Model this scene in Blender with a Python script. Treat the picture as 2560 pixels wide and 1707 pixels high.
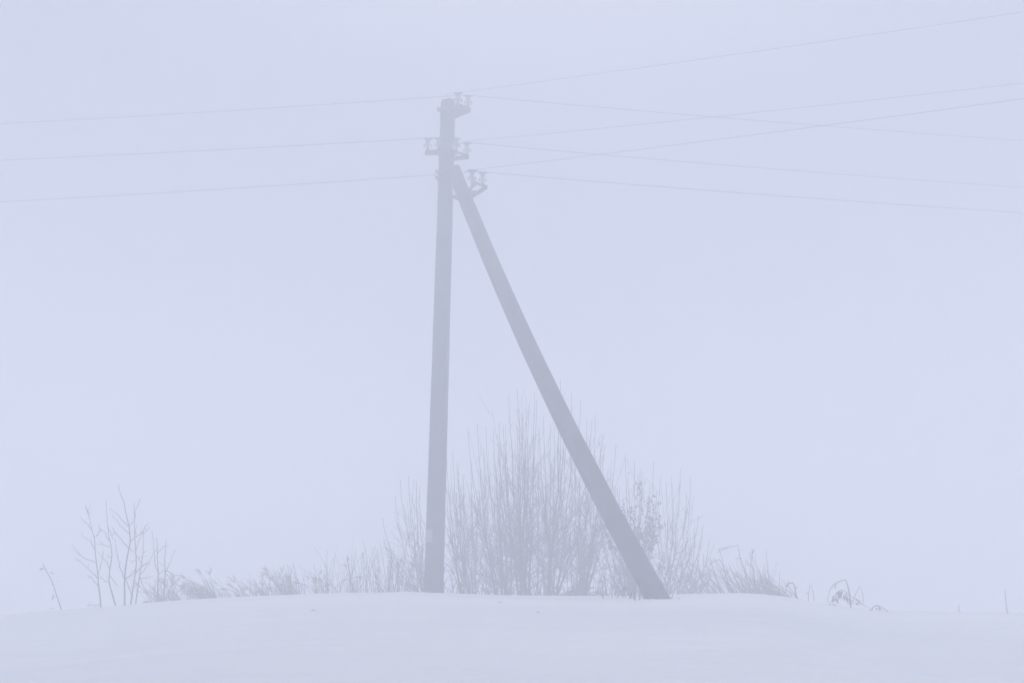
import bpy, math, random
from mathutils import Vector, Matrix, noise

# ------------------------------------------------------------ camera, sky, sun, exposure
sc = bpy.context.scene
for o in list(bpy.data.objects):
    bpy.data.objects.remove(o)
sc.render.engine = 'CYCLES'
sc.render.resolution_x, sc.render.resolution_y = 1024, 682
EYE = Vector((0.0, 0.0, 1.6))
F = 2013.0                       # focal length in pixels of the 2560 wide photograph
PITCH = math.radians(18.8)
cam_data = bpy.data.cameras.new('camera')
cam_data.lens = 36.0 * F / 2560.0
cam_data.sensor_width = 36.0
cam_data.clip_start = 0.05
cam_data.clip_end = 2000
cam = bpy.data.objects.new('camera', cam_data)
cam.location = EYE
cam.rotation_euler = (math.pi / 2 + PITCH, 0, 0)
sc.collection.objects.link(cam)
sc.camera = cam

SUN_EL, SUN_AZ = math.radians(80), math.radians(10)      # high, ahead of the camera, above the fog
w = bpy.data.worlds.new('World')
sc.world = w
w.use_nodes = True
nt = w.node_tree
nt.nodes.clear()
sky = nt.nodes.new('ShaderNodeTexSky')
sky.sky_type = 'NISHITA'
sky.sun_disc = False
sky.sun_elevation = SUN_EL
sky.sun_rotation = SUN_AZ
sky.air_density = 1.0
sky.dust_density = 6.0
sky.ozone_density = 1.5
bg = nt.nodes.new('ShaderNodeBackground')
bg.inputs['Strength'].default_value = 0.135
wo = nt.nodes.new('ShaderNodeOutputWorld')
nt.links.new(sky.outputs[0], bg.inputs['Color'])
nt.links.new(bg.outputs[0], wo.inputs['Surface'])

sl = bpy.data.lights.new('sun', 'SUN')
sl.energy = 1.2
sl.angle = math.radians(20)
sl.color = (1.0, 0.97, 0.93)
sun = bpy.data.objects.new('sun', sl)
d = Vector((math.sin(SUN_AZ) * math.cos(SUN_EL), math.cos(SUN_AZ) * math.cos(SUN_EL), math.sin(SUN_EL)))
sun.rotation_euler = d.to_track_quat('Z', 'Y').to_euler()
sun.location = d * 60
sc.collection.objects.link(sun)

sc.view_settings.view_transform = 'Standard'
sc.view_settings.look = 'None'
sc.view_settings.exposure = 0.045
sc.view_settings.gamma = 1.0
sc.cycles.max_bounces = 16
sc.cycles.diffuse_bounces = 4
sc.cycles.transmission_bounces = 6
sc.cycles.volume_bounces = 8
sc.cycles.use_denoising = True
sc.cycles.denoiser = 'OPENIMAGEDENOISE'

FOG_DENSITY = 0.089
FOG_COLOR = (0.922, 0.9482, 0.995)

# ------------------------------------------------------------ helpers
CP, SP = math.cos(PITCH), math.sin(PITCH)


def ray(px, py):
    u, v = (px - 1280.0) / F, (853.5 - py) / F
    return Vector((u, CP - v * SP, SP + v * CP))


def at(px, py, Y):
    r = ray(px, py)
    return EYE + r * (Y / r.y)


def atz(px, py, z):
    r = ray(px, py)
    return EYE + r * ((z - EYE.z) / r.z)


def lerp(a, b, t):
    return a + (b - a) * t


class MB:
    """collects tubes, beams, leaves; build() links them as one mesh object"""

    def __init__(self):
        self.v, self.f, self.smooth = [], [], True

    def tube(self, pts, rad, sides=5, cap=True):
        n = len(pts)
        if n < 2:
            return self
        start = len(self.v)
        ref = Vector((0.31, 0.95, 0.05)).normalized()
        for i in range(n):
            t = (pts[min(i + 1, n - 1)] - pts[max(i - 1, 0)])
            if t.length < 1e-9:
                t = Vector((0, 0, 1))
            t.normalize()
            a = ref - t * ref.dot(t)
            if a.length < 0.05:
                a = Vector((1, 0, 0)) - t * t.x
            a.normalize()
            b = t.cross(a)
            r = rad[i] if isinstance(rad, (list, tuple)) else rad
            for k in range(sides):
                an = 2 * math.pi * k / sides
                self.v.append(pts[i] + a * (r * math.cos(an)) + b * (r * math.sin(an)))
        for i in range(n - 1):
            for k in range(sides):
                k2 = (k + 1) % sides
                self.f.append((start + i * sides + k, start + i * sides + k2,
                               start + (i + 1) * sides + k2, start + (i + 1) * sides + k))
        if cap:
            self.f.append(tuple(start + k for k in range(sides))[::-1])
            self.f.append(tuple(start + (n - 1) * sides + k for k in range(sides)))
        return self

    def beam(self, a, b, wx, wz, up=Vector((0, 0, 1))):
        """rectangular bar from a to b: wx wide, wz tall, with small chamfers"""
        t = (b - a).normalized()
        s = t.cross(up)
        if s.length < 1e-4:
            s = Vector((1, 0, 0))
        s.normalize()
        u = s.cross(t).normalized()
        c = min(wx, wz) * 0.12
        prof = [(-wx / 2 + c, -wz / 2), (wx / 2 - c, -wz / 2), (wx / 2, -wz / 2 + c), (wx / 2, wz / 2 - c),
                (wx / 2 - c, wz / 2), (-wx / 2 + c, wz / 2), (-wx / 2, wz / 2 - c), (-wx / 2, -wz / 2 + c)]
        st = len(self.v)
        for p in (a, b):
            for x, z in prof:
                self.v.append(p + s * x + u * z)
        m = len(prof)
        for k in range(m):
            k2 = (k + 1) % m
            self.f.append((st + k, st + k2, st + m + k2, st + m + k))
        self.f.append(tuple(st + k for k in range(m))[::-1])
        self.f.append(tuple(st + m + k for k in range(m)))
        return self

    def lathe(self, c, prof, sides=20):
        st = len(self.v)
        for r, z in prof:
            for k in range(sides):
                an = 2 * math.pi * k / sides
                self.v.append(c + Vector((r * math.cos(an), r * math.sin(an), z)))
        for i in range(len(prof) - 1):
            for k in range(sides):
                k2 = (k + 1) % sides
                self.f.append((st + i * sides + k, st + i * sides + k2, st + (i + 1) * sides + k2, st + (i + 1) * sides + k))
        self.f.append(tuple(st + k for k in range(sides))[::-1])
        m = (len(prof) - 1) * sides
        self.f.append(tuple(st + m + k for k in range(sides)))
        return self

    def leaf(self, p, d, n, L, W):
        """a curled leaf: a folded four-quad blade"""
        d = d.normalized()
        s = d.cross(n)
        if s.length < 1e-3:
            s = Vector((1, 0, 0))
        s.normalize()
        u = s.cross(d).normalized()
        st = len(self.v)
        for t, wd, lift in ((0, .08, 0), (.35, 1, .06), (.7, .8, -.02), (1, .06, -.22)):
            c = p + d * (L * t) + u * (lift * L)
            self.v += [c - s * (W * wd / 2) + u * (W * .25 * wd), c, c + s * (W * wd / 2) + u * (W * .25 * wd)]
        for i in range(3):
            a = st + 3 * i
            self.f += [(a, a + 1, a + 4, a + 3), (a + 1, a + 2, a + 5, a + 4)]
        return self

    def build(self, name, mat, parent=None, smooth=True, origin=None):
        if origin is None:
            origin = parent_world(parent) if parent else Vector((0, 0, 0))
        me = bpy.data.meshes.new(name)
        me.from_pydata([tuple(p - origin) for p in self.v], [], self.f)
        me.materials.append(mat)
        if smooth:
            me.polygons.foreach_set('use_smooth', [True] * len(me.polygons))
        me.update()
        o = bpy.data.objects.new(name, me)
        sc.collection.objects.link(o)
        if parent:
            o.parent = parent
        else:
            o.location = origin
        return o


def parent_world(o):
    p = Vector((0, 0, 0))
    while o is not None:
        p += o.location
        o = o.parent
    return p


def tag(o, label=None, cat=None, group=None, kind=None):
    if label: o['label'] = label
    if cat: o['category'] = cat
    if group: o['group'] = group
    if kind: o['kind'] = kind
    return o


def thing(name, loc, label, cat, group=None):
    o = bpy.data.objects.new(name, None)
    o.empty_display_size = 0.2
    o.location = loc
    sc.collection.objects.link(o)
    return tag(o, label, cat, group)


def material(name, c1, c2, scale=6.0, rough=0.85, bump=0.25, detail=6.0, stretch=None, bscale=None, bdist=0.02):
    m = bpy.data.materials.new(name)
    m.use_nodes = True
    t = m.node_tree
    b = t.nodes['Principled BSDF']
    b.inputs['Roughness'].default_value = rough
    tc = t.nodes.new('ShaderNodeTexCoord')
    mp = t.nodes.new('ShaderNodeMapping')
    if stretch: mp.inputs['Scale'].default_value = stretch
    nz = t.nodes.new('ShaderNodeTexNoise')
    nz.inputs['Scale'].default_value = scale
    nz.inputs['Detail'].default_value = detail
    cr = t.nodes.new('ShaderNodeValToRGB')
    cr.color_ramp.elements[0].position = 0.3
    cr.color_ramp.elements[1].position = 0.7
    cr.color_ramp.elements[0].color = (*c1, 1)
    cr.color_ramp.elements[1].color = (*c2, 1)
    t.links.new(tc.outputs['Object'], mp.inputs['Vector'])
    t.links.new(mp.outputs[0], nz.inputs['Vector'])
    t.links.new(nz.outputs['Fac'], cr.inputs['Fac'])
    t.links.new(cr.outputs[0], b.inputs['Base Color'])
    if bump:
        n2 = t.nodes.new('ShaderNodeTexNoise')
        n2.inputs['Scale'].default_value = bscale or scale * 4
        n2.inputs['Detail'].default_value = 5
        bp = t.nodes.new('ShaderNodeBump')
        bp.inputs['Strength'].default_value = bump
        bp.inputs['Distance'].default_value = bdist
        t.links.new(mp.outputs[0], n2.inputs['Vector'])
        t.links.new(n2.outputs['Fac'], bp.inputs['Height'])
        t.links.new(bp.outputs[0], b.inputs['Normal'])
    return m


M_SNOW = material('snow', (0.565, 0.595, 0.63), (0.65, 0.675, 0.70), scale=0.35, rough=0.7, bump=0.8, bscale=2.4, stretch=(0.35, 1.5, 1.0), bdist=0.07)
M_CONC = material('damp_concrete', (0.058, 0.061, 0.076), (0.105, 0.11, 0.132), scale=3.0, bump=0.5, bscale=18)
M_STEEL = material('weathered_steel', (0.06, 0.06, 0.065), (0.13, 0.12, 0.115), scale=14, rough=0.6, bump=0.2)
M_WIRE = material('conductor_aluminium', (0.05, 0.05, 0.055), (0.07, 0.07, 0.075), scale=20, rough=0.5, bump=0)
M_BARK = material('bark', (0.05, 0.045, 0.04), (0.095, 0.085, 0.075), scale=20, bump=0.3)
M_TWIG = material('twig_bark', (0.065, 0.055, 0.048), (0.12, 0.10, 0.085), scale=25, bump=0)
M_GRASS = material('dry_grass', (0.085, 0.07, 0.05), (0.15, 0.125, 0.09), scale=12, bump=0)
M_WEED = material('dry_weed', (0.085, 0.07, 0.055), (0.15, 0.125, 0.095), scale=12, bump=0)
M_LEAF = material('withered_leaf', (0.055, 0.042, 0.03), (0.10, 0.075, 0.05), scale=15, bump=0)
M_PLATE = material('enamel_plate', (0.24, 0.24, 0.25), (0.36, 0.36, 0.37), scale=9, rough=0.5, bump=0)
M_GLASS = bpy.data.materials.new('insulator_glass')
M_GLASS.use_nodes = True
_b = M_GLASS.node_tree.nodes['Principled BSDF']
_b.inputs['Base Color'].default_value = (0.62, 0.72, 0.70, 1)
_b.inputs['Roughness'].default_value = 0.12
_b.inputs['IOR'].default_value = 1.3
_b.inputs['Transmission Weight'].default_value = 0.85

# ------------------------------------------------------------ snow ground (a low bank with its crest about 13 m away)
CREST_Y = 13.0
crest_px = [(-2500, 1548), (-600, 1545), (0, 1540), (120, 1534), (250, 1520), (330, 1512), (420, 1503), (520, 1497), (620, 1493),
            (720, 1488), (820, 1484), (960, 1483), (1084, 1484), (1200, 1488), (1320, 1491), (1450, 1491), (1560, 1492),
            (1680, 1488), (1800, 1484), (1920, 1486), (1990, 1497), (2080, 1513), (2200, 1526), (2350, 1530), (2560, 1531),
            (3200, 1535), (5000, 1545)]


def crest_y(x):
    '''the crest bends away from the viewer at both ends of the bank'''
    return CREST_Y + 1.1 * max(0.0, abs(x) - 6.2)


crest = []
for _px, _py in crest_px:
    _y = CREST_Y
    for _ in range(60):
        _y = lerp(_y, min(30, crest_y(at(_px, _py, _y).x)), .5)
    _p = at(_px, _py, _y)
    crest.append((_p.x, _p.z))
crest.sort()


def crest_z(x):
    if x <= crest[0][0]: return crest[0][1]
    if x >= crest[-1][0]: return crest[-1][1]
    for (x0, z0), (x1, z1) in zip(crest, crest[1:]):
        if x0 <= x <= x1:
            return lerp(z0, z1, (x - x0) / (x1 - x0))


FEET = [(at(1084, 1482, 12.5).x, 12.5), (at(1646, 1502, 9.9).x, 9.9)]     # post and strut


def ground_z(x, y):
    # soften the crest polyline
    cy = min(30, crest_y(x))
    xx = x * cy / max(6.5, y) if y < cy else x               # the bank narrows as it comes forward
    zc = (crest_z(xx - .3) + crest_z(xx - .1) + crest_z(xx + .1) + crest_z(xx + .3)) / 4
    if y < cy:
        t = min(1.0, (cy - y) / cy)
        z = zc + (0.0 - zc) * (t * t * (1.0 + 0.25 * t) / 1.25 if t < 1 else 1)
    else:
        t = min(1.0, (y - cy) / 14.0)
        z = zc - 0.45 * t * t * (3 - 2 * t)
    fade = max(0.0, min(1.0, 1 - abs(math.hypot(x, y) - 9) / 40))
    soft = max(0.12, min(1.0, (11.5 - y) / 5.0)) if y < CREST_Y else 0.4
    n = noise.noise(Vector((x * 0.22, y * 0.5, 3.1))) * 0.06 * soft
    n += noise.noise(Vector((x * 0.55 + 7, y * 2.1, 1.7))) * 0.022 * soft
    r = noise.noise(Vector((x * 0.9 + .4 * y, y * 3.6, 9.2)))          # low wind crusts
    n += (max(0.0, r) ** 1.5 * 0.034 + noise.noise(Vector((x * 3.1, y * 5.6, 2.2))) * 0.004) * max(.35, soft)
    for fx_, fy_ in FEET:
        dx, dy = x - fx_, y - fy_
        rr = math.hypot(dx, dy)
        n += 0.022 * math.exp(-((dx + .30) ** 2 + (dy + .12) ** 2) / .10) - 0.05 * math.exp(-(rr / .22) ** 2)
    return z + n * fade


def axis(lim, near0, near1, step):
    out, a = [], near0
    while a < near1:
        out.append(a)
        a += step
    s, a = step, near1
    while a < lim:
        out.append(a)
        s *= 1.22
        a += s
    out.append(lim)
    s, a = step, near0
    lo = []
    while True:
        s *= 1.22
        a -= s
        if a <= -lim: break
        lo.append(a)
    return [-lim] + lo[::-1] + out


xs, ys = axis(72, -11, 11, 0.11), axis(72, 2.5, 17, 0.10)
gm = MB()
for y in ys:
    for x in xs:
        gm.v.append(Vector((x, y, ground_z(x, y))))
nx = len(xs)
for j in range(len(ys) - 1):
    for i in range(nx - 1):
        a = j * nx + i
        gm.f.append((a, a + 1, a + nx + 1, a + nx))
tag(gm.build('snow_ground', M_SNOW), 'smooth snow covered ground rising to a low bank under the pole', 'snow', kind='structure')


def ground_at(px, Y, py=1490):
    """the ground point in the photograph's column px, at distance Y"""
    p = at(px, py, Y)
    return Vector((p.x, Y, ground_z(p.x, Y)))


# ------------------------------------------------------------ the pole
random.seed(4)
PY = 12.5
pb = at(1084, 1482, PY)
PX = pb.x
ptop = at(1121, 252, PY)
ZT = ptop.z
pole = thing('utility_pole', Vector((PX, PY, ground_z(PX, PY))),
             'concrete power pole with a slanting strut and three insulator brackets', 'power pole')


def prism_rings(mb, rings):
    m = len(rings[0])
    st = len(mb.v)
    for r in rings: mb.v += r
    for i in range(len(rings) - 1):
        for k in range(m):
            k2 = (k + 1) % m
            mb.f.append((st + i * m + k, st + i * m + k2, st + (i + 1) * m + k2, st + (i + 1) * m + k))
    mb.f.append(tuple(st + k for k in range(m))[::-1])
    mb.f.append(tuple(st + (len(rings) - 1) * m + k for k in range(m)))


def section(wx, wy, c):
    return [(-wx / 2 + c, -wy / 2), (wx / 2 - c, -wy / 2), (wx / 2, -wy / 2 + c), (wx / 2, wy / 2 - c),
            (wx / 2 - c, wy / 2), (-wx / 2 + c, wy / 2), (-wx / 2, wy / 2 - c), (-wx / 2, -wy / 2 + c)]


mb = MB()
rz = math.radians(-9)
rings = []
NZ = 60
zs = [lerp(pole.location.z - 0.5, ZT - 0.12, i / NZ) for i in range(NZ + 1)]
for i, z in enumerate(zs):
    k = i / NZ
    wx, wy = lerp(0.252, 0.236, k), lerp(0.235, 0.185, k)
    jx, jy = noise.noise(Vector((z * 1.7, 0, 5))) * .004, noise.noise(Vector((z * 1.3, 8, 5))) * .004
    rings.append([Vector((PX + jx + x * math.cos(rz) - y * math.sin(rz), PY + jy + x * math.sin(rz) + y * math.cos(rz), z))
                  for x, y in section(wx + jy, wy, .022)])
for dz, s in ((.05, .985), (.085, .93), (.11, .80), (.12, .45)):
    rings.append([Vector((PX + (x * math.cos(rz) - y * math.sin(rz)) * s, PY + (x * math.sin(rz) + y * math.cos(rz)) * s, ZT - .12 + dz))
                  for x, y in section(.236, .185, .022)])
prism_rings(mb, rings)
post = mb.build('post', M_CONC, pole, smooth=False)

# strut: it sags a little under its own weight
def strut_px(py):
    return 8.2308e-05 * py * py + 0.318045 * py + 984.724


S_TOP = at(strut_px(425), 425, 12.27)
S_BOT = at(strut_px(1502) + 1, 1502, 9.9)


def strut_pt(py):
    """axis point of the strut at photo row py"""
    lo, hi = 0.0, 1.35
    for _ in range(40):
        m = (lo + hi) / 2
        q = S_TOP.lerp(S_BOT, m) - EYE
        v = (-q.y * SP + q.z * CP) / (q.y * CP + q.z * SP)
        if 853.5 - v * F < py: lo = m
        else: hi = m
    return at(strut_px(py), py, S_TOP.lerp(S_BOT, lo).y)


axis_s = (S_BOT - S_TOP).normalized()
side = Vector((0, 0, 1)).cross(axis_s).normalized()        # horizontal across
side2 = axis_s.cross(side).normalized()
mb = MB()
rings = []
rot = math.radians(40)                                     # turned so that two faces look toward the viewer
A = side * math.cos(rot) + side2 * math.sin(rot)
B = -side * math.sin(rot) + side2 * math.cos(rot)
cl = [strut_pt(lerp(425, 1502, i / 44)) for i in range(45)]
cl.append(cl[-1] + (cl[-1] - cl[-4]).normalized() * .8)
cl.insert(0, cl[0] - (cl[2] - cl[0]).normalized() * .03)
for i, c in enumerate(cl):
    k = i / (len(cl) - 1)
    j = noise.noise(Vector((k * 9, 2, 2))) * .004
    wdt = lerp(.200, .218, k)
    f = .80 if i == 0 else 1.0
    rings.append([c + A * (x * f + j) + B * (y * f) for x, y in section(wdt, wdt * .98, .022)])
prism_rings(mb, rings)
strut = mb.build('strut', M_CONC, pole, smooth=False)

# spike on the pole top
mb = MB()
mb.tube([Vector((PX + .005, PY, ZT - .03)), Vector((PX + .006, PY, ZT + .075))], [.011, .009], 6)
mb.build('top_spike', M_STEEL, pole)

GL = [(.066, .088), (.080, .086), (.078, .096), (.062, .118), (.043, .140), (.034, .156), (.040, .164), (.040, .174),
      (.030, .186), (.028, .200), (.036, .212), (.040, .228), (.034, .242), (.018, .248)]


def insulator(arm, p, scale=1.0, lean=Vector((0, 0, 0)), tie_dir=Vector((1, .05, 0))):
    """pin, glass bell and wire tie standing on the bracket at p; returns where the wire sits"""
    m = MB()
    m.tube([p + Vector((0, 0, -.035)), p + Vector((0, 0, .17 * scale))], [.018, .015], 8)
    m.tube([p + Vector((0, 0, .0)), p + Vector((0, 0, .022))], .028, 6)
    m.build('pin', M_STEEL, arm)
    g = MB()
    g.lathe(p, [(r * scale, z * scale) for r, z in GL], 20)
    g.build('insulator', M_GLASS, arm)
    t = MB()
    top = p + Vector((0, 0, .246 * scale))
    dr = tie_dir.normalized()
    t.tube([top - dr * .085, top - dr * .03, top + dr * .03, top + dr * .085], [.010, .020, .020, .010], 6)
    ring = [p + Vector((.040 * math.cos(a), .040 * math.sin(a), .204 * scale)) for a in [i * math.pi / 6 for i in range(13)]]
    t.tube(ring, .006, 5, cap=False)
    t.build('wire_tie', M_WIRE, arm)
    return top + Vector((0, 0, .012))


def clamp(mb, c, wx, wy, z0, z1, r=rz, ext=.055, axes=None):
    """two flat bars round a post, drawn together by threaded studs"""
    X = Vector((math.cos(r), math.sin(r), 0)) if axes is None else axes[0]
    Yv = Vector((-math.sin(r), math.cos(r), 0)) if axes is None else axes[1]
    Z = Vector((0, 0, 1)) if axes is None else axes[2]
    h = z1 - z0
    zc = (z0 + z1) / 2
    for s in (-1, 1):
        a = c + Yv * (s * (wy / 2 + .014)) + Z * zc
        mb.beam(a - X * (wx / 2 + ext), a + X * (wx / 2 + ext), .022, h, Z)
        q = c + X * (s * (wx / 2 + .02)) + Z * zc
        mb.tube([q - Yv * (wy / 2 + .07), q + Yv * (wy / 2 + .07)], .010, 6)
        for e in (-1, 1):
            mb.tube([q + Yv * (e * (wy / 2 + .028)), q + Yv * (e * (wy / 2 + .048))], .020, 6)


# top bracket
zt = at(1145, 264, 12.36).z
i1, i2 = atz(1145, 263, zt), atz(1170, 269, zt)
mb = MB()
ce = Vector((PX, PY, zt - .04))
clamp(mb, Vector((PX, PY, 0)), .24, .19, zt - .085, zt - .02)
fx = Vector((PX + .11, PY - .12, zt - .052))
rx = Vector((PX + .11, PY + .12, zt - .058))
dirn = Vector((1, .03, 0)).normalized()
mb.beam(fx, Vector((i1.x + .03, i1.y - .0, zt - .05)), .05, .075)
mb.beam(rx, Vector((i2.x + .04, i2.y + .0, zt - .055)), .05, .07)
mb.beam(Vector((i1.x - .03, i1.y - .05, zt - .012)), Vector((i2.x + .035, i2.y + .04, zt - .014)), .075, .02)
mb.beam(Vector((PX + .1, PY + .0, zt - .052)), Vector((lerp(i1.x, i2.x, .75), lerp(i1.y, i2.y, .5), zt - .052)), .17, .03)
mb.beam(Vector((PX - .19, PY - .115, zt - .05)), Vector((PX - .1, PY - .115, zt - .05)), .03, .05)
arm1 = mb.build('crossarm', M_STEEL, pole, smooth=False)
W1a = insulator(arm1, i1, 1.02, tie_dir=Vector((1, -.25, 0)))
W1b = insulator(arm1, i2)

# middle bracket
zm = at(1096, 374, 12.38).z
a_, b_, c_, d_ = atz(1069, 377, zm), atz(1096, 374, zm), atz(1140, 376, zm), atz(1167, 388, zm)
mb = MB()
clamp(mb, Vector((PX, PY, 0)), .24, .20, zm - .09, zm - .015)
mb.beam(Vector((a_.x - .04, a_.y, zm - .045)), Vector((PX - .08, PY - .11, zm - .055)), .055, .075)
mb.beam(Vector((a_.x - .03, a_.y + .03, zm - .01)), Vector((b_.x + .08, b_.y, zm - .014)), .07, .02)
mb.beam(Vector((b_.x - .02, b_.y + .02, zm - .05)), Vector((PX, PY + .13, zm - .07)), .05, .06)
mb.beam(Vector((PX + .02, PY + .12, zm - .05)), Vector((d_.x + .035, d_.y, zm - .04)), .055, .07)
mb.beam(Vector((c_.x - .05, c_.y, zm - .012)), Vector((d_.x + .03, d_.y + .01, zm - .011)), .06, .02)
mb.beam(Vector((PX + .05, PY - .125, zm - .05)), Vector((c_.x + .03, c_.y, zm - .05)), .05, .065)
arm2 = mb.build('crossarm', M_STEEL, pole, smooth=False)
W2a, W2b = insulator(arm2, a_), insulator(arm2, b_, .92)
W2c, W2d = insulator(arm2, c_, .96), insulator(arm2, d_, 1.0)

# lower bracket, square to the strut
sp = strut_pt(482)
YL = sp.y
mb = MB()
q1, q2 = at(1168, 478, YL - .12), at(1191, 458, YL - .16)
q3, q4 = at(1170, 498, YL + .10), at(1216, 468, YL + .08)
mb.beam(q1, q2, .03, .05)
mb.beam(q3, q4, .035, .065)
mb.beam(at(1186, 456, YL - .17), at(1216, 467, YL + .09), .05, .03)
s0 = strut_pt(487)
clamp(mb, s0, .215, .215, -.035, .035, axes=(side, side2, axis_s), ext=.05)
arm3 = mb.build('crossarm', M_STEEL, pole, smooth=False)
W3a = insulator(arm3, at(1180, 459, YL - .14))
W3b = insulator(arm3, at(1206, 462, YL + .05), .95)
# collar that ties the strut head to the post
mb = MB()
zc = at(1090, 441, PY).z
clamp(mb, Vector((PX, PY, 0)), .245, .20, zc - .10, zc - .06, ext=.045)
clamp(mb, Vector((PX, PY, 0)), .245, .20, zc + .02, zc + .06, ext=.045)
mb.beam(Vector((PX + .1, PY - .125, zc)), Vector((S_TOP.x + .06, S_TOP.y - .02, zc - .05)), .02, .12)
mb.build('collar', M_STEEL, pole, smooth=False)

# number plate near the foot
mb = MB()
pc = Vector((PX, PY, at(1084, 1340, PY).z))
X = Vector((math.cos(rz), math.sin(rz), 0))
Yv = Vector((-math.sin(rz), math.cos(rz), 0))
fr = pc - Yv * .122 - X * .068
mb.beam(fr - Vector((0, 0, .10)), fr + Vector((0, 0, .10)), .10, .004, Yv)
pl = mb.build('number_plate', M_PLATE, pole, smooth=False)
tag(pl, 'small pale weathered plate low on the post')
for dz in (-.085, .085):
    mb = MB()
    mb.tube([fr - Yv * .001 + Vector((0, 0, dz)), fr - Yv * .008 + Vector((0, 0, dz))], .006, 6)
    mb.build('rivet', M_STEEL, pl)

# ------------------------------------------------------------ conductors
def span(p0, px, py, L=46, sag=0.72, step=0.5):
    """a sagging span from p0 on through the photo's point (px, py), L metres long"""
    s = 10.0
    for _ in range(20):
        z = p0.z - 4 * sag * (s / L) * (1 - s / L)
        q = atz(px, py, z)
        dv = Vector((q.x - p0.x, q.y - p0.y, 0))
        s = dv.length
    dv.normalize()
    n = int(L / step)
    return [p0 + dv * (L * i / n) + Vector((0, 0, -4 * sag * (i / n) * (1 - i / n))) for i in range(n + 1)]


def wire(left, mid, right, name, label, group, r=.0054):
    pts = (list(reversed(left)) if left else []) + mid + (right or [])
    out = []
    for p in pts:
        if not out or (p - out[-1]).length > .004: out.append(p)
    org = mid[0].copy()
    m = MB().tube(out, r, 5)
    return tag(m.build(name, M_WIRE, None, origin=org), label, 'power line', group)


g_main = 'conductors crossing the picture from left to right'
g_branch = 'conductors rising to the upper right'
lp = Vector((PX - .06, PY - .03, ZT + .075))
wire(span(at(1117, 241, PY - .05), 0, 310), [at(1117, 241, PY - .05), W1b], span(W1b, 2560, 352)[1:], 'power_line',
     'highest wire from the left edge, passing the pole top and falling to the right', g_main)
wire(span(W2a, 0, 401), [W2a, W2b, W2b + Vector((.12, .14, .01)), W2c + Vector((-.05, .2, .01)), W2d], span(W2d, 2560, 469)[1:], 'power_line',
     'middle wire from the left edge, passing the middle bracket and falling to the right', g_main)
wl = at(1094, 437, PY - .12)
wire(span(wl, 0, 505), [wl, Vector((PX, PY + .17, wl.z + .01)), at(1155, 431, YL + .1), W3b], span(W3b, 2560, 532)[1:], 'power_line',
     'lowest wire from the left edge, passing behind the strut head and falling to the right', g_main)
wire(None, [at(1112, 241, PY - .06), at(1124, 234, PY - .09), W1a], span(W1a, 2560, 30)[1:], 'power_line',
     'uppermost wire in the picture, rising from the pole top to the upper right corner', g_branch, .0038)
wire(None, [W2d + Vector((-.02, 0, .02)), W2d + Vector((.06, -.02, .02))], span(W2d + Vector((.06, -.02, .02)), 2560, 208)[1:], 'power_line',
     'wire rising to the right from the middle bracket, second highest at the right edge', g_branch, .0038)
wire(None, [at(1157, 431, YL), W3a], span(W3a, 2560, 247)[1:], 'power_line',
     'wire rising to the right from the lowest bracket on the strut head', g_branch, .0038)

# ------------------------------------------------------------ bare shrubs
def bez(a, b, c, d_, t):
    u = 1 - t
    return a * (u ** 3) + b * (3 * u * u * t) + c * (3 * u * t * t) + d_ * (t ** 3)


def stem_path(base, tip, rnd, n=14, fan=.55):
    """an arching stem: leaves the ground slanting outwards, ends almost upright"""
    v = tip - base
    L = v.length
    out = Vector((v.x, v.y, 0))
    p1 = base + (v * .30) + out * (fan * .45)
    p2 = tip - Vector((out.x * .16, out.y * .16, L * .36))
    pts = []
    ph = rnd.uniform(0, 50)
    for i in range(n + 1):
        t = i / n
        p = bez(base, p1, p2, tip, t)
        wob = .022 * L * math.sin(math.pi * min(1, t * 1.2)) if t < .84 else .022 * L * .3
        p += Vector((noise.noise(Vector((t * 5 + ph, 0, 0))), noise.noise(Vector((0, t * 5 + ph, 0))), 0)) * wob
        pts.append(p)
    return pts


def side_branch(p, d, L, r, rnd, mb, depth, up=.5, wob=.11):
    """a wandering branch with its own twigs"""
    n = max(3, int(L / .09))
    pts, rad = [p.copy()], [r]
    d = d.normalized()
    for i in range(n):
        d = (d + Vector((rnd.uniform(-wob, wob), rnd.uniform(-wob, wob), rnd.uniform(-wob, wob) * .6 + up * .12))).normalized()
        p = p + d * (L / n)
        pts.append(p.copy())
        rad.append(max(.0022, r * (1 - .72 * (i + 1) / n)))
    mb.tube(pts, rad, 4)
    if depth > 0:
        for i in range(1, n):
            if rnd.random() < (.42 if wob > .1 else .22):
                a = rnd.uniform(.3, .9)
                perp = Vector((rnd.uniform(-1, 1), rnd.uniform(-1, 1), rnd.uniform(-.4, .7)))
                dd = (pts[i] - pts[i - 1]).normalized()
                perp = (perp - dd * perp.dot(dd)).normalized()
                side_branch(pts[i], dd * math.cos(a) + perp * math.sin(a), L * rnd.uniform(.22, .5) * (1 - .4 * i / n),
                            rad[i] * .7, rnd, mb, depth - 1, up)


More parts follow.
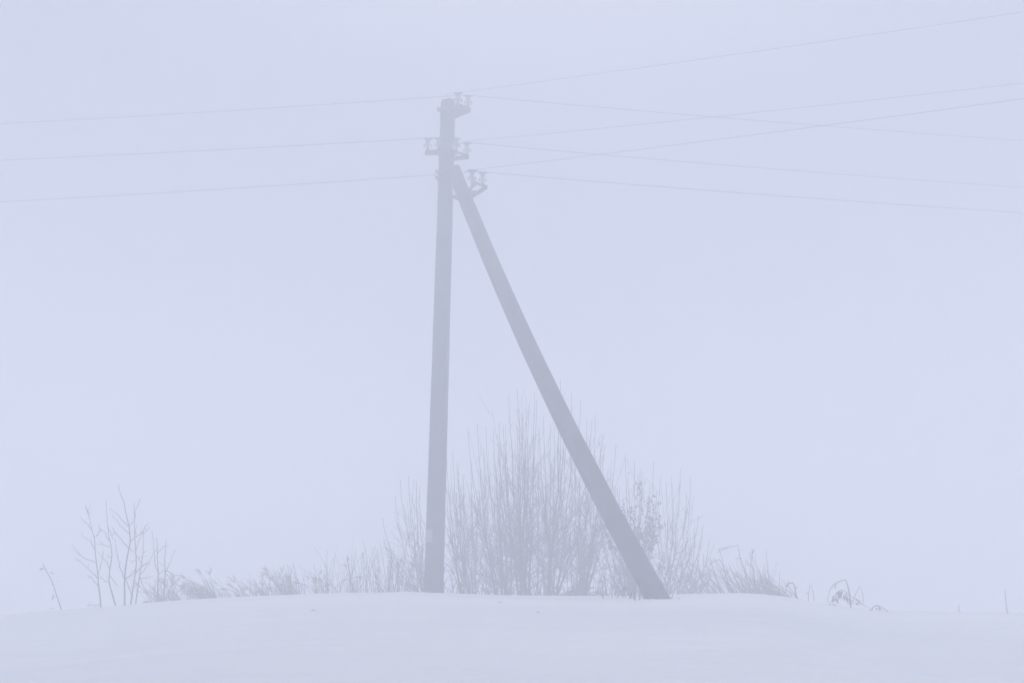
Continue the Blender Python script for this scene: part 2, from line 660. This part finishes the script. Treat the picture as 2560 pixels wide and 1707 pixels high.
def shrub(name, base_px, Y, tips, label, group, seed, dens=1.0, rb=.013, leaves=None, spread=.15, depth=2, cat='shrub'):
    rnd = random.Random(seed)
    b0 = ground_at(base_px, Y)
    root = thing(name, b0, label, cat, group)
    for (tx, ty) in tips:
        tip = at(tx + rnd.uniform(-3, 3), ty, Y + rnd.uniform(-.55, .55))
        k = rnd.uniform(.5, 1.1)
        bx = b0.x + rnd.uniform(-spread, spread) * .7 + (tip.x - b0.x) * .05
        by = b0.y + rnd.uniform(-spread, spread)
        base = Vector((bx, by, ground_z(bx, by) - .08))
        path = stem_path(base, tip, rnd)
        L = (tip - base).length
        r0 = rb * (.55 + .28 * L) * rnd.uniform(.7, 1.45)
        n = len(path)
        rad = [max(.0034, 1.12 * r0 * (1 - .9 * (i / (n - 1)) ** .5)) for i in range(n)]
        st = MB().tube(path, rad, 6).build('stem', M_BARK, root)
        tw = MB()
        lf = MB()
        nb = int((11 + 3.5 * L) * dens)
        for q_ in range(nb):
            shoot = q_ < 1 + int(L * .8)                      # long smooth shoots; the rest are short tangled twigs low down
            t = rnd.uniform(.22, .72) if shoot else rnd.triangular(.05, .72, .18)
            i = min(n - 2, int(t * (n - 1)))
            p = path[i].lerp(path[i + 1], t * (n - 1) - i)
            dd = (path[i + 1] - path[i]).normalized()
            perp = Vector((rnd.uniform(-1, 1), rnd.uniform(-1, 1), rnd.uniform(-.35, .35)))
            perp = (perp - dd * perp.dot(dd)).normalized()
            a = rnd.uniform(.12, .33) if shoot else rnd.uniform(.4, 1.25)
            bl = L * (1 - t) * rnd.uniform(.5, .95) if shoot else L * rnd.uniform(.08, .26) * (1.15 - .7 * t)
            k0 = len(tw.v)
            side_branch(p, dd * math.cos(a) + perp * math.sin(a), bl, max(.0027, rad[i] * (.6 if shoot else .42)), rnd, tw, 1 if (shoot or bl < .22) else depth, wob=.045 if shoot else .12)
            if leaves and rnd.random() < .75:
                q0 = tw.v[rnd.randrange(k0, len(tw.v))]
                for _k in range(leaves):
                    q = tw.v[rnd.randrange(k0, len(tw.v))].lerp(q0, rnd.uniform(.0, .25)) + Vector((rnd.gauss(0, .02), rnd.gauss(0, .02), rnd.gauss(0, .02)))
                    if q.z - b0.z > .7 and tip.z - q.z > .15 and q.x > b0.x - .6:
                        lf.leaf(q, Vector((rnd.uniform(-.6, .6), rnd.uniform(-.6, .6), rnd.uniform(-1, -.1))),
                                Vector((rnd.uniform(-1, 1), rnd.uniform(-1, 1), .3)), rnd.uniform(.03, .065), rnd.uniform(.018, .034))
        if tw.v:
            tw.build('twig_spray', M_TWIG, st)
        if lf.v:
            lf.build('withered_foliage', M_LEAF, st)
    return root


gs = 'bare shrubs behind the pole'
shrub('bare_shrub', 1078, 13.5, [(956, 1295), (962, 1345), (985, 1240), (998, 1198), (1024, 1188), (1040, 1200), (1052, 1212), (1066, 1225),
      (972, 1395), (985, 1425), (1010, 1260), (1032, 1270), (1046, 1330)],
      'bare shrub fanning out to the left from behind the foot of the upright post', gs, 11, .85, .010)
shrub('bare_shrub', 1172, 13.3, [(1118, 1150), (1130, 1128), (1147, 1155), (1113, 1215), (1162, 1185), (1195, 1270), (1122, 1290), (1140, 1230), (1180, 1235)],
      'bare shrub just right of the upright post, its low crown touching it', gs, 12, 1.0, .010)
shrub('bare_shrub', 1258, 13.7, [(1170, 1068), (1191, 1058), (1213, 1066), (1232, 1072), (1250, 1054), (1265, 1102), (1140, 1160), (1178, 1152), (1205, 1120)],
      'many stemmed bare shrub between the low one by the post and the tall centre one', gs, 13, 1.0, .011)
shrub('bare_shrub', 1308, 13.4, [(1274, 986), (1294, 972), (1313, 990), (1336, 982), (1342, 1000), (1256, 1062), (1240, 1085), (1322, 1012), (1300, 1040)],
      'tall bare shrub halfway between post and strut, its straight shoots highest left of the strut', gs, 14, 1.0, .0125)
shrub('bare_shrub', 1378, 13.6, [(1398, 948), (1360, 1038), (1376, 1058), (1431, 982), (1450, 1000), (1416, 1030), (1386, 1060), (1346, 1065), (1482, 1050), (1505, 1085)],
      'tall bare shrub whose topmost shoots cross behind the middle of the strut', gs, 15, 1.0, .0125)
shrub('bare_shrub', 1452, 13.4, [(1489, 1036), (1468, 1045), (1512, 1112), (1542, 1108), (1500, 1120), (1436, 1160), (1452, 1210), (1520, 1170), (1475, 1120)],
      'bare shrub directly behind the lower strut, its shoots showing on both sides of it', gs, 16, 1.0, .011)
shrub('leafy_shrub', 1578, 13.2, [(1563, 1142), (1512, 1192), (1498, 1215), (1535, 1260), (1478, 1240), (1640, 1230), (1588, 1152), (1600, 1172), (1637, 1152), (1608, 1178), (1570, 1192), (1652, 1190), (1530, 1195), (1545, 1220), (1622, 1210)],
      'shrub right of the strut with dark withered leaves still clinging to it', None, 17, 1.0, .011, leaves=12)
shrub('bare_shrub', 1668, 13.4, [(1702, 1174), (1726, 1192), (1746, 1288), (1760, 1312), (1682, 1190), (1664, 1205), (1768, 1395), (1650, 1290), (1716, 1240)],
      'rightmost tall bare shrub, thin shoots fading out right of the leafy one', gs, 18, .8, .009)
shrub('bare_shrub', 1728, 13.0, [(1718, 1342), (1736, 1318), (1762, 1382), (1772, 1345), (1698, 1385), (1748, 1350), (1690, 1420), (1780, 1420)],
      'small bushy shrub with a dense knot of twigs, last one before the leaning grass', gs, 19, 1.1, .009)
# farther row, seen between the stems of the near one
shrub('bare_shrub', 1180, 15.3, [(1155, 1185), (1180, 1165), (1205, 1175), (1225, 1190), (1130, 1225), (1240, 1240), (1165, 1280)],
      'bare shrub standing a step back from the row, seen through gaps right of the post', gs, 20, .5, .010)
shrub('bare_shrub', 1262, 15.0, [(1235, 1130), (1260, 1110), (1285, 1100), (1300, 1130), (1215, 1190), (1320, 1160), (1275, 1200)],
      'bare shrub in the back row, seen left of the tallest shoots', gs, 21, .5, .010)
shrub('bare_shrub', 1352, 15.2, [(1330, 1095), (1350, 1080), (1375, 1085), (1395, 1120), (1310, 1160), (1405, 1170), (1365, 1180)],
      'bare shrub in the back row, seen through the gap left of the strut', gs, 22, .5, .010)
shrub('bare_shrub', 1440, 15.0, [(1425, 1130), (1450, 1120), (1470, 1140), (1405, 1190), (1490, 1200), (1440, 1230), (1515, 1250)],
      'bare shrub in the back row, hidden mostly by the lower half of the strut', gs, 23, .5, .010)
shrub('bare_shrub', 1545, 14.8, [(1525, 1230), (1550, 1215), (1575, 1225), (1600, 1250), (1500, 1290), (1625, 1300)],
      'bare shrub in the back row behind the leafy one, right of the strut foot', gs, 24, .5, .010)
shrub('bare_shrub', 1640, 14.9, [(1625, 1260), (1650, 1250), (1670, 1270), (1605, 1310), (1695, 1320)],
      'bare shrub in the back row between the leafy shrub and the rightmost tall one', gs, 25, .5, .010)

# ------------------------------------------------------------ saplings at the left, followed stem by stem
def sapling(Y, pts, brs, label, seed, r0=.0105, group='thin saplings at the left'):
    rnd = random.Random(seed)
    P = [at(x, y, Y + rnd.uniform(-.06, .06)) for x, y in pts]
    P[0].z = min(P[0].z, ground_z(P[0].x, P[0].y) - .05)
    root = thing('sapling', Vector((P[0].x, P[0].y, ground_z(P[0].x, P[0].y))), label, 'sapling', group)
    path = []
    for i in range(len(P) - 1):                      # Catmull-Rom through the joints
        p0, p1, p2, p3 = P[max(0, i - 1)], P[i], P[i + 1], P[min(len(P) - 1, i + 2)]
        for k in range(4):
            t = k / 4
            path.append(.5 * ((2 * p1) + (p2 - p0) * t + (2 * p0 - 5 * p1 + 4 * p2 - p3) * t * t + (3 * p1 - p0 - 3 * p2 + p3) * t ** 3))
    path.append(P[-1])
    n = len(path)
    rad = [max(.0035, r0 * (1 - .78 * i / (n - 1))) for i in range(n)]
    st = MB().tube(path, rad, 6).build('trunk', M_BARK, root)
    for b in brs:
        ya = Y
        Q = []
        yy = rnd.uniform(-.45, .45)
        for j, (x, y) in enumerate(b):
            Q.append(at(x, y, Y + yy * j / max(1, len(b) - 1)))
        # start on the trunk
        near = min(path, key=lambda p: (p - Q[0]).length)
        Q[0] = near.copy()
        m = MB()
        fine = []
        for i in range(len(Q) - 1):
            for k in range(3):
                q = Q[i].lerp(Q[i + 1], k / 3)
                fine.append(q + Vector((rnd.uniform(-.008, .008), rnd.uniform(-.008, .008), rnd.uniform(-.008, .008))) * (1 if (i or k) else 0))
        fine.append(Q[-1])
        m.tube(fine, [max(.003, 0.0058 * (1 - .6 * i / (len(fine) - 1))) for i in range(len(fine))], 5)
        for i in range(2, len(fine) - 1):            # short spurs
            if rnd.random() < .35:
                dd = (fine[i + 1] - fine[i]).normalized()
                pr = Vector((rnd.uniform(-1, 1), rnd.uniform(-1, 1), rnd.uniform(0, 1))).normalized()
                side_branch(fine[i], dd + pr * .7, rnd.uniform(.05, .16), .0035, rnd, m, 0)
        m.build('branch', M_TWIG, st)
    return root


def c2(l):      # points read from an enlarged crop of the photograph, back to photo pixels
    return [(60 + x / 4.126, 1180 + y / 4.126) for x, y in l]


SY = 11.9
sapling(SY, c2([(797, 1420), (785, 1290), (768, 1150), (760, 1040), (735, 830), (728, 700), (700, 590), (668, 450), (632, 340)]),
        [c2(l) for l in ([(768, 1080), (660, 985), (590, 930), (525, 900)], [(650, 970), (580, 860), (500, 745)], [(730, 790), (680, 705), (585, 630)],
                         [(770, 1180), (700, 1090), (655, 1065)], [(765, 1050), (790, 990), (815, 870), (810, 825)], [(728, 690), (760, 650), (785, 590), (770, 530)],
                         [(700, 590), (640, 520), (575, 460)], [(668, 450), (650, 380), (690, 430)], [(795, 1375), (720, 1370), (645, 1368)])],
        'leftmost sapling of the thin bare ones, leaning a little left', 31)
sapling(SY + .3, c2([(955, 1405), (915, 1270), (880, 1140), (882, 1030), (905, 880), (900, 770), (875, 650), (862, 520), (850, 380), (845, 290)]),
        [c2(l) for l in ([(885, 1010), (840, 910), (815, 870), (812, 820)], [(880, 1140), (825, 1110), (765, 1085)], [(882, 690), (830, 620), (775, 575)],
                         [(900, 770), (830, 750), (735, 735)], [(870, 560), (900, 640), (915, 670)], [(900, 870), (850, 850)], [(890, 1050), (940, 1130), (975, 1180)])],
        'sapling second from the left, its trunk bending twice', 32)
sapling(SY - .2, c2([(1042, 1400), (1038, 1250), (1038, 1100), (1050, 970), (1070, 850), (1095, 710), (1083, 560), (1050, 420), (1030, 310), (985, 190), (975, 130)]),
        [c2(l) for l in ([(1085, 570), (1135, 500), (1160, 380), (1205, 270)], [(1083, 550), (980, 450), (880, 375)], [(1083, 620), (990, 540), (905, 435)],
                         [(1095, 710), (1180, 650), (1230, 600), (1265, 540)], [(1080, 770), (1000, 690), (925, 620), (925, 580)], [(1040, 1090), (1000, 1000), (970, 900), (940, 700), (910, 670)],
                         [(1045, 1100), (1130, 1050), (1190, 990)], [(1080, 790), (1140, 830)], [(1040, 1080), (1100, 1230), (1130, 1300)])],
        'tallest thin bare sapling, standing in the middle of the left group', 33, .0125)
sapling(SY + .1, c2([(1098, 1395), (1120, 1220), (1145, 1060), (1158, 930), (1150, 780), (1140, 620), (1140, 450), (1135, 310)]),
        [c2(l) for l in ([(1150, 800), (1180, 720), (1235, 590)], [(1158, 900), (1110, 930)], [(1142, 1060), (1200, 980), (1260, 950), (1300, 935)],
                         [(1155, 850), (1190, 900), (1215, 945)], [(1140, 650), (1160, 540)], [(1150, 1000), (1090, 1070), (1050, 1095)])],
        'straight sapling just right of the tallest one', 34)
sapling(SY + .45, c2([(1148, 1388), (1165, 1260), (1190, 1090), (1210, 960), (1228, 830), (1230, 700), (1228, 600)]),
        [c2(l) for l in ([(1210, 970), (1290, 940), (1340, 830), (1380, 790)], [(1228, 830), (1270, 805)], [(1190, 1080), (1260, 1085), (1330, 1070)],
                         [(1200, 1080), (1240, 1180), (1275, 1260)], [(1215, 1060), (1300, 940)], [(1228, 640), (1280, 585), (1300, 570)])],
        'shorter sapling third from the right in the left group, forking low', 35)
sapling(SY + .2, c2([(1385, 1360), (1380, 1200), (1385, 1050), (1378, 920), (1372, 760), (1368, 670)]),
        [c2(l) for l in ([(1385, 830), (1430, 780), (1490, 745)], [(1385, 1060), (1350, 920), (1340, 750), (1320, 600)], [(1385, 1050), (1420, 1030), (1460, 1010)], [(1380, 1080), (1410, 1150), (1415, 1250)])],
        'upright sapling at the right side of the left group, beside the first grass tuft', 36)
sapling(SY + .6, c2([(1442, 1350), (1448, 1200), (1455, 1040), (1452, 900), (1460, 780), (1468, 690)]),
        [c2(l) for l in ([(1455, 1020), (1510, 920), (1560, 800)], [(1455, 1030), (1520, 1100), (1530, 1160)], [(1452, 950), (1395, 925)], [(1470, 1000), (1540, 1050), (1640, 1060)])],
        'rightmost sapling of the left group, rising out of the first grass tuft', 37)

# ------------------------------------------------------------ dry grass and weeds
def blade_path(b, d, L, droop, rnd, n=7):
    pts = [b.copy()]
    d = d.normalized()
    p = b.copy()
    for i in range(n):
        t = (i + 1) / n
        d = (d + Vector((d.x * droop * .5 * t, d.y * droop * .5 * t, -droop * t * .55)) +
             Vector((rnd.uniform(-.05, .05), rnd.uniform(-.05, .05), rnd.uniform(-.05, .05)))).normalized()
        p = p + d * (L / n)
        pts.append(p.copy())
    return pts


def tuft(name, px, Y, n, h, lean, droop, spread, label, group, seed, r=.0042, plume=.25, mat=None, cat='grass', lj=.34, low=.18):
    """one clump: culms as a part, seed heads as a part"""
    rnd = random.Random(seed)
    if cat == 'grass': n, r = int(n * 1.35), r * .84
    b0 = ground_at(px, Y)
    root = thing(name, b0, label, cat, group)
    cu, heads = MB(), []
    for i in range(n):
        bx, by = b0.x + rnd.gauss(0, spread), b0.y + rnd.gauss(0, spread * .8)
        b = Vector((bx, by, ground_z(bx, by) - .04))
        L = h * (low + (1 - low) * rnd.random() ** .8) * 1.05
        d = Vector((lean + rnd.gauss(0, lj), rnd.gauss(0, lj), 1))
        pts = blade_path(b, d, L, droop * rnd.uniform(.3, 1.3), rnd)
        rr = r * rnd.uniform(.7, 1.3)
        cu.tube(pts, [rr * (1 - .55 * k / (len(pts) - 1)) for k in range(len(pts))], 4)
        if rnd.random() < plume * .45:
            e, dd = pts[-1], (pts[-1] - pts[-2]).normalized()
            pl = rnd.uniform(.07, .13)
            hd = MB()
            heads.append(hd)
            for k in range(9):
                q = pts[-2].lerp(e, rnd.random()) + dd * rnd.uniform(-.04, .02)
                v = (dd + Vector((rnd.uniform(-.5, .5), rnd.uniform(-.5, .5), rnd.uniform(-.6, .3)))).normalized()
                hd.tube([q, q + v * pl * .5, q + v * pl + Vector((0, 0, -.01))], [.002, .003, .0015], 4)
    bunch = cu.build('culm_bunch', mat or M_GRASS, root)
    for hd in heads:
        hd.build('seed_head', mat or M_GRASS, bunch)
    return root


gg = 'dry grass tufts along the crest'
tuft('grass_tuft', 418, 12.6, 55, 0.43, -.35, 0.25, 0.12, 'dense dark tuft of dry grass at the right foot of the sapling group', gg, 51, .006, .3)
tuft('grass_tuft', 452, 12.9, 21, 0.36, .15, 0.50, 0.11, 'loose arching grass tuft with gaps, right of the dense one by the saplings', gg, 52, .004, .2)
tuft('grass_tuft', 528, 12.8, 58, 0.53, -.75, 0.28, 0.10, 'thick grass tuft swept hard to the left, like a dark slanting wedge', gg, 53, .006, .35)
tuft('grass_tuft', 580, 12.9, 27, 0.41, -.85, 0.17, 0.17, 'thin slanting grass tuft just right of the dark swept wedge', gg, 54, .005, .2)
tuft('grass_tuft', 648, 13.0, 46, 0.45, -.55, 0.20, 0.14, 'medium grass tuft leaning left, third dark clump from the saplings', gg, 55, .0055, .3)
tuft('grass_tuft', 690, 13.1, 24, 0.47, -.15, 0.20, 0.12, 'upright airy grass tuft between two left leaning clumps', gg, 56, .004, .3)
tuft('grass_tuft', 724, 12.9, 52, 0.55, -.40, 0.17, 0.09, 'pointed grass tuft, the tallest dark spike left of the thin arching stems', gg, 57, .006, .35)
tuft('grass_tuft', 768, 13.1, 16, 0.60, -.40, 0.30, 0.14, 'sparse thin arching stems right of the pointed grass tuft', gg, 58, .0036, .25)
tuft('grass_tuft', 812, 13.0, 37, 0.57, -.15, 0.45, 0.12, 'bushy grass tuft with drooping plumes left of the tall weed stalks', gg, 59, .005, .45)
gw = 'tall dry weed stalks left of the pole'
weeds = [(858, 22, .80, 'first stand of dry weed stalks, right beside the drooping plumes'),
         (885, 26, .88, 'stand of upright weed stalks around a stout bent stalk'),
         (915, 24, .82, 'stand of upright weed stalks right of the stout bent one'),
         (945, 24, .80, 'short stand of weed stalks in the middle of the row left of the pole'),
         (972, 26, .98, 'tallest stand of weed stalks, under the leftmost shrub shoots'),
         (1004, 26, .84, 'stand of weed stalks below the shrub that fans to the left'),
         (1036, 26, .80, 'stand of weed stalks closest to the left side of the post')]
for k, (px, n, h, lb) in enumerate(weeds):
    tuft('weed_clump', px, 13.05 + .1 * (k % 3), n, h, -.04, .16, .16, lb, gw, 70 + k, .0035, .10, M_WEED, 'weeds', .20, .2)
for k, (px, Y, n, h, lb) in enumerate([
        (1118, 12.7, 26, .55, 'low dry weeds against the right side of the post foot'),
        (1195, 13.0, 34, .60, 'low dry weeds between the two shrubs right of the post'),
        (1262, 12.9, 40, .58, 'dense low weeds at the foot of the tall centre shrub'),
        (1345, 13.0, 34, .55, 'low weeds between the two tallest shrubs'),
        (1500, 12.9, 36, .62, 'low weeds left of the strut foot, in front of the shrubs'),
        (1548, 12.6, 40, .60, 'dense weeds closest to the left edge of the strut foot'),
        (1606, 9.75, 26, .30, 'short dry weeds hiding the left side of the strut foot'),
        (1660, 12.8, 32, .62, 'low weeds behind the right edge of the strut foot')]):
    tuft('weed_clump', px, Y, n, h, .0, .35, .22, lb, 'low weeds among the shrubs', 90 + k, .005, .25, M_WEED, 'weeds', .28, .2)
tuft('grass_tuft', 1415, 12.6, 55, 0.36, .75, 0.45, 0.11, 'dark grass tuft drooping to the right, under the strut between two shrubs', 'dry grass tufts along the crest', 99, .007, .2)
gr = 'leaning dry grass right of the strut'
tuft('grass_tuft', 1775, 12.9, 24, 0.53, -.65, 0.15, 0.17, 'first leaning grass tuft right of the small knotty shrub', gr, 61, .005, .15)
tuft('grass_tuft', 1830, 12.8, 32, 0.69, -.62, 0.12, 0.15, 'leaning grass tuft below the long bent straw', gr, 62, .005, .2)
tuft('grass_tuft', 1878, 12.9, 32, 0.74, -.42, 0.10, 0.14, 'tallest leaning grass tuft, beneath the angular broken stem', gr, 63, .005, .25)
tuft('grass_tuft', 1915, 12.8, 37, 0.53, -.30, 0.15, 0.12, 'dense leaning grass tuft, second from the right end of the row', gr, 64, .006, .25)
tuft('grass_tuft', 1962, 12.7, 49, 0.45, -.85, 0.25, 0.11, 'low wedge shaped grass tuft at the right end of the row', gr, 65, .0055, .3)


def stalk(name, pts, Y, label, r0=.008, r1=.004, seed=1, heads=None, group=None, cat='weed', dy=0.0, part='stem', twigs=()):
    """a single weed: its stem and, where the photo shows them, its drooping leaves"""
    rnd = random.Random(seed)
    P = [at(x, y, Y + dy * i / (len(pts) - 1)) for i, (x, y) in enumerate(pts)]
    g = ground_z(P[0].x, P[0].y)
    P[0].z = g - .04
    root = thing(name, Vector((P[0].x, P[0].y, g)), label, cat, group)
    m = MB()
    n = len(P)
    m.tube(P, [lerp(r0, r1, i / (n - 1)) for i in range(n)], 6)
    s = m.build('stem', M_WEED, root)
    for b in twigs:
        Q = [at(x, y, Y + dy + .1 * j * rnd.uniform(-1, 1)) for j, (x, y) in enumerate(b)]
        Q[0] = min(P, key=lambda p: (p - Q[0]).length).lerp(Q[0], .5) if (min((p - Q[0]).length for p in P) < .05) else Q[0]
        MB().tube(Q, [.0042] * (len(Q) - 1) + [.0025], 5).build('twig', M_WEED, root)
    if heads:
        for (x, y, k, L, dx, dz) in heads:
            h = MB()
            c = at(x, y, Y + dy * .7)
            for _ in range(max(3, int(k * .6))):
                q = c + Vector((rnd.uniform(-.03, .03), rnd.uniform(-.05, .05), rnd.uniform(-.03, .03)))
                h.leaf(q, Vector((dx + rnd.uniform(-.4, .4), rnd.uniform(-.5, .5), dz + rnd.uniform(-.4, .4))),
                       Vector((rnd.uniform(-1, 1), rnd.uniform(-1, 1), 1)), L * rnd.uniform(.6, 1.2), L * .28)
            h.build('leaf_cluster', M_LEAF, root)
    return root


stalk('weed_stalk', [(155, 1537), (146, 1500), (139, 1480), (130, 1452), (117, 1428), (107, 1409)], 11.4,
      'lone dry weed stalk leaning left, at the far left edge of the snow', .0065, .004, 2,
      heads=[(109, 1414, 7, .05, -.3, -.6), (118, 1432, 6, .05, .4, -.6), (135, 1487, 4, .05, -.4, -.9), (144, 1525, 5, .05, -.6, -.1), (136, 1460, 3, .04, .5, .5)])
stalk('weed_stalk', [(892, 1500), (885, 1480), (878, 1455), (872, 1420), (867, 1388)], 12.5,
      'stout bent stalk poking from the snow in front of the weed row', .012, .005, 3, heads=[(870, 1400, 4, .05, .3, .6)])
stalk('weed_stalk', [(953, 1498), (957, 1478), (948, 1462), (930, 1452)], 12.5,
      'short crooked stalk in front of the weed row, nearer the post', .009, .004, 4, twigs=[[(957, 1478), (975, 1484), (992, 1494)]])
stalk('weed_stalk', [(972, 1470), (976, 1430), (980, 1400), (976, 1376), (962, 1368)], 12.9,
      'thick stalk with a bent tip below the leftmost shrub shoots', .012, .006, 5, heads=[(974, 1435, 5, .06, -.2, .5), (968, 1370, 3, .05, -1, .1)])
stalk('weed_stalk', [(1094, 1494), (1091, 1478), (1092, 1468)], 12.2, 'short stub in the snow in front of the post foot', .008, .005, 6)
stalk('weed_stalk', [(1107, 1493), (1110, 1468), (1108, 1440), (1113, 1415)], 12.3, 'thin upright stalk at the right corner of the post foot', .008, .004, 7)
# stalks round the strut foot
for k, (px, y0, y1, lb) in enumerate([(1588, 1508, 1440, 'tallest of the stalks left of the strut foot'), (1600, 1510, 1455, 'stalk against the left edge of the strut foot'),
                                      (1611, 1511, 1462, 'stalk crossing the left part of the strut foot'), (1622, 1512, 1470, 'short stalk crossing the middle of the strut foot'),
                                      (1641, 1511, 1478, 'shortest stalk, crossing the right part of the strut foot')]):
    stalk('weed_stalk', [(px, y0), (px - 1, lerp(y0, y1, .4)), (px + 2, lerp(y0, y1, .75)), (px + 1, y1)], 9.45 + .07 * (k % 3), lb, .0075, .004, 100 + k,
          group='stalks around the strut foot')
# right of the strut
stalk('weed_stalk', [(1878, 1490), (1870, 1455), (1862, 1425), (1850, 1393), (1845, 1362), (1822, 1367), (1795, 1373)], 12.6,
      'angular broken stem bent flat at its top, above the leaning grass', .008, .0045, 8, twigs=[[(1856, 1395), (1836, 1396)], [(1800, 1373), (1806, 1395), (1812, 1430)], [(1822, 1367), (1793, 1380)]])
stalk('weed_stalk', [(1838, 1486), (1818, 1450), (1808, 1415), (1800, 1398), (1785, 1402), (1775, 1410)], 12.5,
      'bent straw arching left over the first leaning tufts', .009, .004, 9, heads=[(1808, 1420, 5, .05, -.4, -.5)])
stalk('weed_stalk', [(1930, 1484), (1922, 1450), (1918, 1410), (1915, 1372)], 12.6, 'thin upright straw at the right end of the leaning grass', .006, .003, 10)
stalk('weed_stalk', [(1992, 1498), (1989, 1480), (1986, 1462), (1982, 1456), (1972, 1457), (1964, 1466)], 12.2,
      'short stout stalk bent over like a hook, right of the grass row', .0115, .008, 11, heads=[(1968, 1462, 6, .06, -.5, -.7), (1989, 1476, 4, .05, 0, .7)])
stalk('weed_stalk', [(2020, 1503), (2021, 1485), (2024, 1468), (2025, 1456)], 12.0, 'faint tiny weed with two thin stems, right of the hooked stalk', .005, .003, 12,
      twigs=[[(2022, 1480), (2012, 1482)], [(2036, 1502), (2033, 1480), (2028, 1462)]])
stalk('fern_weed', [(2126, 1510), (2124, 1485), (2119, 1462), (2114, 1448), (2100, 1452), (2085, 1460), (2075, 1472)], 11.6,
      'sprawling dry plant with drooping fern like leaves, alone on the snow at the right', .010, .005, 13,
      heads=[(2100, 1478, 16, .10, -.2, -.9), (2112, 1484, 14, .10, .2, -1), (2090, 1492, 10, .08, -.5, -.8), (2076, 1512, 14, .07, .3, -.3), (2138, 1500, 12, .07, .6, -.4),
             (2085, 1462, 4, .05, -.4, -.9), (2120, 1494, 14, .09, .1, -1), (2098, 1516, 9, .05, .8, -.3)],
      twigs=[[(2126, 1494), (2118, 1480), (2105, 1473), (2092, 1480), (2080, 1500), (2072, 1512), (2085, 1520)], [(2130, 1510), (2140, 1482), (2151, 1464), (2157, 1484), (2160, 1510)],
             [(2122, 1488), (2140, 1498), (2156, 1510), (2170, 1517)], [(2076, 1472), (2070, 1490), (2068, 1505)]])
stalk('fern_weed', [(2175, 1526), (2183, 1516), (2192, 1512), (2205, 1517), (2216, 1525), (2226, 1532)], 11.3,
      'low dry frond lying on the snow, right of the sprawling plant', .008, .004, 14, heads=[(2195, 1518, 8, .06, .2, -.9), (2210, 1523, 8, .05, .4, -.8), (2183, 1522, 5, .06, -.2, -.6)])
stalk('weed_stalk', [(2519, 1536), (2516, 1515), (2514, 1495), (2512, 1474)], 11.6, 'thin lone stick standing in the snow at the far right', .006, .004, 15)
stalk('weed_stalk', [(2398, 1530), (2397, 1521), (2398, 1511)], 11.6, 'tiny stub in the snow left of the lone stick', .005, .0035, 16)
# twigs lying in the open snow
def litter(px, py, Y, pts, label, seed):
    rnd = random.Random(seed)
    b = at(px, py, Y)
    # find the ground under that column
    lo, hi = 4.0, 12.4
    for _ in range(40):
        mid = (lo + hi) / 2
        q = at(px, py, mid)
        if q.z > ground_z(q.x, mid): lo = mid
        else: hi = mid
    b = at(px, py, lo)
    b.z = ground_z(b.x, b.y)
    P = [Vector((b.x + x, b.y + y, ground_z(b.x + x, b.y + y) + z)) for x, y, z in pts]
    m = MB().tube(P, [.0028] * (len(P) - 1) + [.002], 5)
    return tag(m.build('fallen_twig', M_TWIG, None, origin=b), label, 'twig', 'twigs half buried in the snow')


litter(1250, 1507, 6, [(-.02, 0, -.012), (.0, .01, .012), (.03, .02, .0)], 'speck of a twig on the snow right of the post, in front of the shrubs', 2)
litter(783, 1527, 6, [(-.03, 0, -.012), (.0, .01, .014), (.03, .02, -.01)], 'bit of a twig on the snow left of the post, below the grass', 3)
litter(1347, 1532, 6, [(-.03, 0, -.012), (-.01, .01, .010), (.03, .02, -.01)], 'bit of a twig on the snow below the two tallest shrubs', 4)

# ------------------------------------------------------------ fog
hz = bpy.data.materials.new('fog')
hz.use_nodes = True
t = hz.node_tree
t.nodes.clear()
pv = t.nodes.new('ShaderNodeVolumePrincipled')
pv.inputs['Color'].default_value = (*FOG_COLOR, 1)
pv.inputs['Density'].default_value = FOG_DENSITY
pv.inputs['Anisotropy'].default_value = 0.0
out = t.nodes.new('ShaderNodeOutputMaterial')
t.links.new(pv.outputs['Volume'], out.inputs['Volume'])
try:
    hz.cycles.homogeneous_volume = True
except Exception:
    pass
x0, x1, y0, y1, z0, z1 = -75, 75, -75, 75, -1.6, ZT + 0.9
hv = [Vector((x, y, z)) for z in (z0, z1) for y in (y0, y1) for x in (x0, x1)]
hm = MB()
hm.v = hv
hm.f = [(0, 2, 3, 1), (4, 5, 7, 6), (0, 1, 5, 4), (2, 6, 7, 3), (0, 4, 6, 2), (1, 3, 7, 5)]
tag(hm.build('haze', hz, smooth=False), 'dense pale blue fog filling the whole scene', 'fog', kind='stuff')
